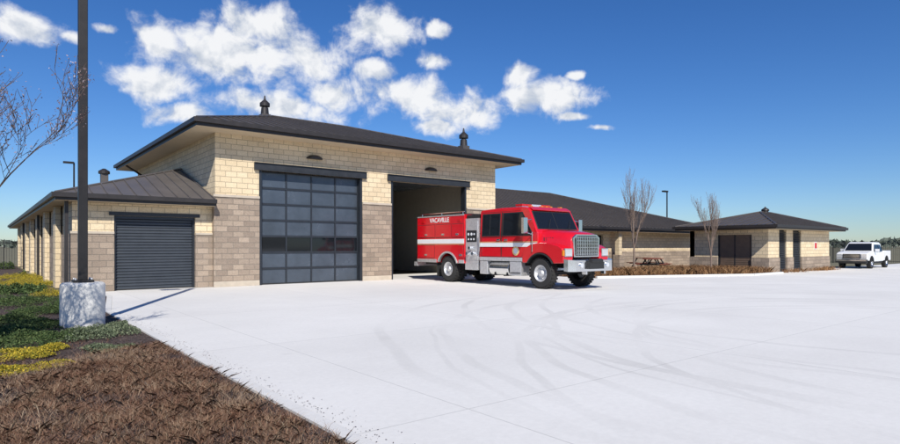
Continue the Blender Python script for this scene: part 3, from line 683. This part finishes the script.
def clumps(n,xr,yr,per,sp):
    cx=rng.uniform(*xr,n); cy=rng.uniform(*yr,n)
    return np.concatenate([np.stack([a+rng.normal(0,sp,per),c+rng.normal(0,sp,per),np.zeros(per)],1) for a,c in zip(cx,cy)])
def undul(P):
    P[:,2]+= .05*np.clip(np.sin(P[:,0]*5+1.3*np.sin(P[:,1]*3))*np.sin(P[:,1]*4.3)+.3,0,1); return P
P=clumps(420,(-.6,2.1),(2.0,9.6),260,.16); P=in_bed(P); P=P[(P[:,0]>1.9-(10-P[:,1])*.60+.25*np.sin(P[:,1]*3))|(rng.uniform(0,1,len(P))<.12)]
blades('dry_grass',undul(P),.055,.0026,1.8,M_dry)
P=clumps(170,(-.2,2.1),(2.0,9),110,.13); P=in_bed(P)
blades('dry_grass',undul(P),.085,.0022,1.3,M_tan)
P=clumps(200,(-3.5,1.4),(3,13),60,.22); P=in_bed(P)
blades('dry_grass',P,.045,.003,1.8,M_dry)
shr=[('juniper_shrub',px,py,r,h,M_green) for px,py,r,h in [(98,331,.62,.2),(122,322,.3,.14),(30,338,.75,.2),(8,330,.6,.2),(12,300,1.1,.3),(48,308,.7,.2),(108,345,.3,.1),(5,318,.5,.2),(40,322,.45,.16),(70,300,.35,.18)]]
def g(px,py):
    d=FPX*CAMH/(py-246); return place(px,d)
for nm,px_,py_,r,h,m in shr:
    x,y=g(px_,py_+4); P=mound(x,y,r,r*.9,h,int(12000*r)); leaves(nm,in_bed(P),.015,M_grey_green if px_ in(98,122,108) else m)
for px_,py_,r in [(30,352,.34),(8,359,.3),(50,350,.2),(22,371,.3),(55,366,.18),(40,357,.16),(5,374,.2),(25,278,1.3),(45,286,.9),(12,286,1.2),(55,296,.6),(35,281,1.0)]:
    x,y=g(px_,py_); P=mound(x,y,r,r*.8,.10 if py_>300 else .3,int(9000*r)); leaves('yellow_groundcover',in_bed(P),.012,M_yellow)
for px_,py_,r in [(5,268,2.5),(30,268,1.6),(48,276,1.2),(20,292,1.0),(60,284,.6),(60,275,.5)]:
    x,y=g(px_,py_); P=mound(x,y,r,r*.8,.5 if py_<280 else .3,int(4200*r)); P=P[P[:,0]<1.7]; leaves('hedge_shrub',P,.04,M_green)
b=B(); pts=[(g(a,c)) for a,c in((0,383),(30,374),(62,377),(100,383),(135,379),(150,388))]
for p,q in zip(pts[:-1],pts[1:]): b.tube((*p,.02),(*q,.02),.012,.012,M_black,6)
b.done('irrigation_hose')
bed=[(22.3,17.0),(30.5,13.6),(33.95,13.6),(34.0,22.9),(22.3,22.9)]
sheet('planting_bed_soil',bed,.006,M_mulch)
b=B()
for p,q in zip(bed[:2],bed[1:3]):
    d=Vector((q[0]-p[0],q[1]-p[1],0)).normalized(); nn=Vector((d.y,-d.x,0))*.15
    b.quadplate([(p[0],p[1],.1),(p[0]+nn.x,p[1]+nn.y,.1),(q[0]+nn.x,q[1]+nn.y,.1),(q[0],q[1],.1)],.12,M_conc)
b.done('bed_kerb')
def inpoly(P,poly):
    x,y=P[:,0],P[:,1]; c=np.zeros(len(P),bool); j=len(poly)-1
    for i in range(len(poly)):
        xi,yi=poly[i];xj,yj=poly[j]; k=((yi>y)!=(yj>y))&(x<(xj-xi)*(y-yi)/(yj-yi+1e-9)+xi); c^=k; j=i
    return c
P=clumps(260,(22.4,33.9),(13.6,19),110,.22); P=P[inpoly(P,bed)]
blades('ornamental_grass',P,.36,.018,.9,M_orange)
P=clumps(14,(35,43),(13.7,14.1),60,.15); blades('ornamental_grass',P,.22,.02,.9,M_orange)
def bare_tree(name,x,y,h,spread,mat,buds=0,levels=5,trunk=.07,lean=(0,0),fork=.35,bs=.02,up=0.0,bf=.22):
    b=B(); tips=[]
    def grow(p,d,l,r,lv):
        k=3; q=p
        for i in range(k):
            d2=(d+Vector((random.uniform(-1,1),random.uniform(-1,1),random.uniform(-.3,.6)))*.13+Vector((0,0,up))).normalized()
            q2=q+d2*(l/k); r2=max(.0035,r*(1-.12))
            b.tube(q,q2,r,r2,mat,7 if r>.02 else 4,False); q=q2; r=r2; d=d2
            if lv<=2: tips.append(q)
            if lv>0 and i<k-1 and random.random()<.8:
                az=random.uniform(0,6.28); sd=Vector((math.cos(az),math.sin(az),random.uniform(.2,.9))).normalized()
                grow(q,(d*.45+sd*spread).normalized(),l*random.uniform(.5,.75),max(.004,r*.55),lv-1)
        if lv>0:
            for _ in range(2):
                az=random.uniform(0,6.28); sd=Vector((math.cos(az),math.sin(az),random.uniform(.1,.6)))
                grow(q,(d+sd*spread*.8).normalized(),l*random.uniform(.65,.85),max(.004,r*.7),lv-1)
        else: tips.append(q)
    th=h*fork; b.tube((x,y,-.05),(x+lean[0]*.3,y+lean[1]*.3,th),trunk,trunk*.8,mat,10,False)
    base=Vector((x+lean[0]*.3,y+lean[1]*.3,th))
    for k in range(4):
        az=k*1.57+random.uniform(-.4,.4); grow(base,Vector((math.cos(az)*spread+lean[0],math.sin(az)*spread+lean[1],1)).normalized(),h*bf,trunk*.55,levels-1)
    e=empty(name); b.done('trunk_and_branches',e,0,True)
    if buds:
        T_=np.array([list(t) for t in tips]); idx=rng.integers(0,len(T_),buds); P=T_[idx]+rng.normal(0,.035,(buds,3))
        leaves('buds',P,bs,M_bud,parent=e)
x,y=place(-50,8.0); bare_tree('blossom_tree',x,y,4.8,.6,M_bark,14000,6,.06,(.0,0),.22,.014,.02,.225)
x,y=g(634,273); bare_tree('bare_tree',x,y,5.4,.22,M_barkp,900,5,.06,(0,0),.25,.014,.12,.25)
x,y=g(711,273); bare_tree('bare_tree',x,y,4.2,.22,M_barkp,700,5,.055,(0,0),.25,.014,.12,.25)
n=16000; a=rng.uniform(-.2,1.9,n); dist=rng.uniform(420,640,n)
hmax=3.2+2.5*np.sin(a*23)**2+1.6*np.sin(a*71+1)
P=np.stack([np.sin(a)*dist,np.cos(a)*dist,np.clip(hmax,1,9)*np.sqrt(rng.uniform(0,1,n))],1)
leaves('distant_trees',P,1.6,M_far)
# ------------------------------------------------------------ CAMERA
cam=bpy.data.cameras.new('camera'); co=bpy.data.objects.new('camera',cam); S.collection.objects.link(co)
co.location=(0,0,CAMH); co.rotation_euler=(R(90),0,-math.atan2(Fx,Fy)); cam.sensor_width=36; cam.lens=FPX/900*36; cam.shift_y=24/900; cam.clip_start=.1; cam.clip_end=6000
S.camera=co
# ------------------------------------------------------------ LIGHT & SKY
el=R(41); tr=Vector((.44,.898)); tr.normalize()
sd=Vector((tr.x*math.cos(el),tr.y*math.cos(el),-math.sin(el)))
sl=bpy.data.lights.new('sun','SUN'); sl.energy=5.0; sl.angle=R(.5); sl.color=(1,.955,.88)
so=bpy.data.objects.new('sun',sl); S.collection.objects.link(so); so.rotation_euler=sd.to_track_quat('-Z','Y').to_euler(); so.location=(-20,-40,60)
w=bpy.data.worlds.new('World'); S.world=w; w.use_nodes=True; t=w.node_tree; bg=t.nodes['Background']
sky=N(t,'ShaderNodeTexSky',sky_type='NISHITA',sun_disc=False,sun_elevation=el,sun_rotation=math.atan2(-tr.x,-tr.y),air_density=1.0,dust_density=.1,ozone_density=2.8)
tc=N(t,'ShaderNodeTexCoord'); sp=N(t,'ShaderNodeSeparateXYZ'); L(t,tc.outputs['Generated'],sp.inputs[0])
def MA(op,a,b_=None,c=None):
    n=N(t,'ShaderNodeMath',operation=op)
    for i,v in enumerate((a,b_,c)):
        if v is None: continue
        if isinstance(v,(int,float)): n.inputs[i].default_value=v
        else: L(t,v,n.inputs[i])
    return n.outputs[0]
az=MA('ARCTAN2',sp.outputs['X'],sp.outputs['Y']); ele=MA('ARCSINE',sp.outputs['Z'])
cb=N(t,'ShaderNodeCombineXYZ'); L(t,az,cb.inputs[0]); L(t,ele,cb.inputs[1])
def azel(px,py):
    u=(px-450)/FPX; v=(246-py)/FPX; x=Fx+u*Fy; y=Fy-u*Fx; return math.atan2(x,y), math.atan2(v,math.hypot(x,y))
blobs=[(250,52,74,36),(205,60,38,26),(300,60,44,26),(255,24,40,22),(378,32,38,22),(155,40,26,21),(160,81,38,19),(183,113,32,12),(275,108,66,15),(332,92,36,17),(380,72,20,9),(408,93,46,20),(464,110,42,21),(440,125,20,9),(547,98,42,18),(522,76,15,11),(572,75,12,5),(575,117,18,4),(605,127,14,4),(12,24,48,17),(68,36,14,7),(108,24,12,5),(438,30,14,8),(430,60,22,9)]
acc=None
warp=N(t,'ShaderNodeTexNoise',i_Scale=9.0,i_Detail=4.0); L(t,cb.outputs[0],warp.inputs['Vector'])
wv=N(t,'ShaderNodeVectorMath',operation='SUBTRACT'); L(t,warp.outputs['Color'],wv.inputs[0]); wv.inputs[1].default_value=(.5,.5,.5)
ws_=N(t,'ShaderNodeVectorMath',operation='MULTIPLY_ADD'); L(t,wv.outputs[0],ws_.inputs[0]); ws_.inputs[1].default_value=(.06,.04,0); L(t,cb.outputs[0],ws_.inputs[2])
for (px_,py_,rx,ry) in blobs:
    a0,e0=azel(px_,py_); a1,_=azel(px_+rx,py_); _,e1=azel(px_,py_-ry); ra=abs(a1-a0)*1.15; re=abs(e1-e0)*1.15
    v=N(t,'ShaderNodeVectorMath',operation='MULTIPLY_ADD'); L(t,ws_.outputs[0],v.inputs[0]); v.inputs[1].default_value=(1/ra,1/re,0); v.inputs[2].default_value=(-a0/ra,-e0/re,0)
    l=N(t,'ShaderNodeVectorMath',operation='LENGTH'); L(t,v.outputs[0],l.inputs[0])
    acc=l.outputs['Value'] if acc is None else MA('SMOOTH_MIN',acc,l.outputs['Value'],.1)
n1=N(t,'ShaderNodeTexNoise',i_Scale=18.0,i_Detail=11.0,i_Roughness=.6); L(t,ws_.outputs[0],n1.inputs['Vector'])
dens=MA('ADD',MA('SUBTRACT',1.05,acc),MA('MULTIPLY',MA('SUBTRACT',n1.outputs['Fac'],.5),2.5))
cm=N(t,'ShaderNodeMapRange',interpolation_type='SMOOTHSTEP'); L(t,dens,cm.inputs['Value']); cm.inputs['From Min'].default_value=-.06; cm.inputs['From Max'].default_value=.75; cm.inputs['To Max'].default_value=.98
off=N(t,'ShaderNodeVectorMath',operation='ADD'); L(t,ws_.outputs[0],off.inputs[0]); off.inputs[1].default_value=(-.01,.02,0)
n2=N(t,'ShaderNodeTexNoise',i_Scale=18.0,i_Detail=5.0,i_Roughness=.5); L(t,off.outputs[0],n2.inputs['Vector'])
sh=MA('MULTIPLY_ADD',MA('SUBTRACT',n1.outputs['Fac'],n2.outputs['Fac']),2.4,.62)
hs=N(t,'ShaderNodeHueSaturation'); hs.inputs['Saturation'].default_value=1.24; hs.inputs['Value'].default_value=.90; L(t,sky.outputs[0],hs.inputs['Color'])
tint=N(t,'ShaderNodeMix',data_type='RGBA',blend_type='MULTIPLY'); tint.inputs[0].default_value=1; L(t,hs.outputs[0],tint.inputs[6]); tint.inputs[7].default_value=(.70,.88,1.20,1)
cr=N(t,'ShaderNodeVectorMath',operation='SCALE'); cr.inputs['Scale'].default_value=9.6
L(t,ramp(t,sh,[(.2,(.58,.64,.74)),(.7,(.96,.97,.99))]),cr.inputs[0])
mx=N(t,'ShaderNodeMix',data_type='RGBA'); L(t,cm.outputs[0],mx.inputs[0]); L(t,tint.outputs[2],mx.inputs[6]); L(t,cr.outputs[0],mx.inputs[7])
L(t,mx.outputs[2],bg.inputs['Color']); bg.inputs['Strength'].default_value=.1
S.view_settings.view_transform='Standard'; S.view_settings.look='None'; S.view_settings.exposure=0
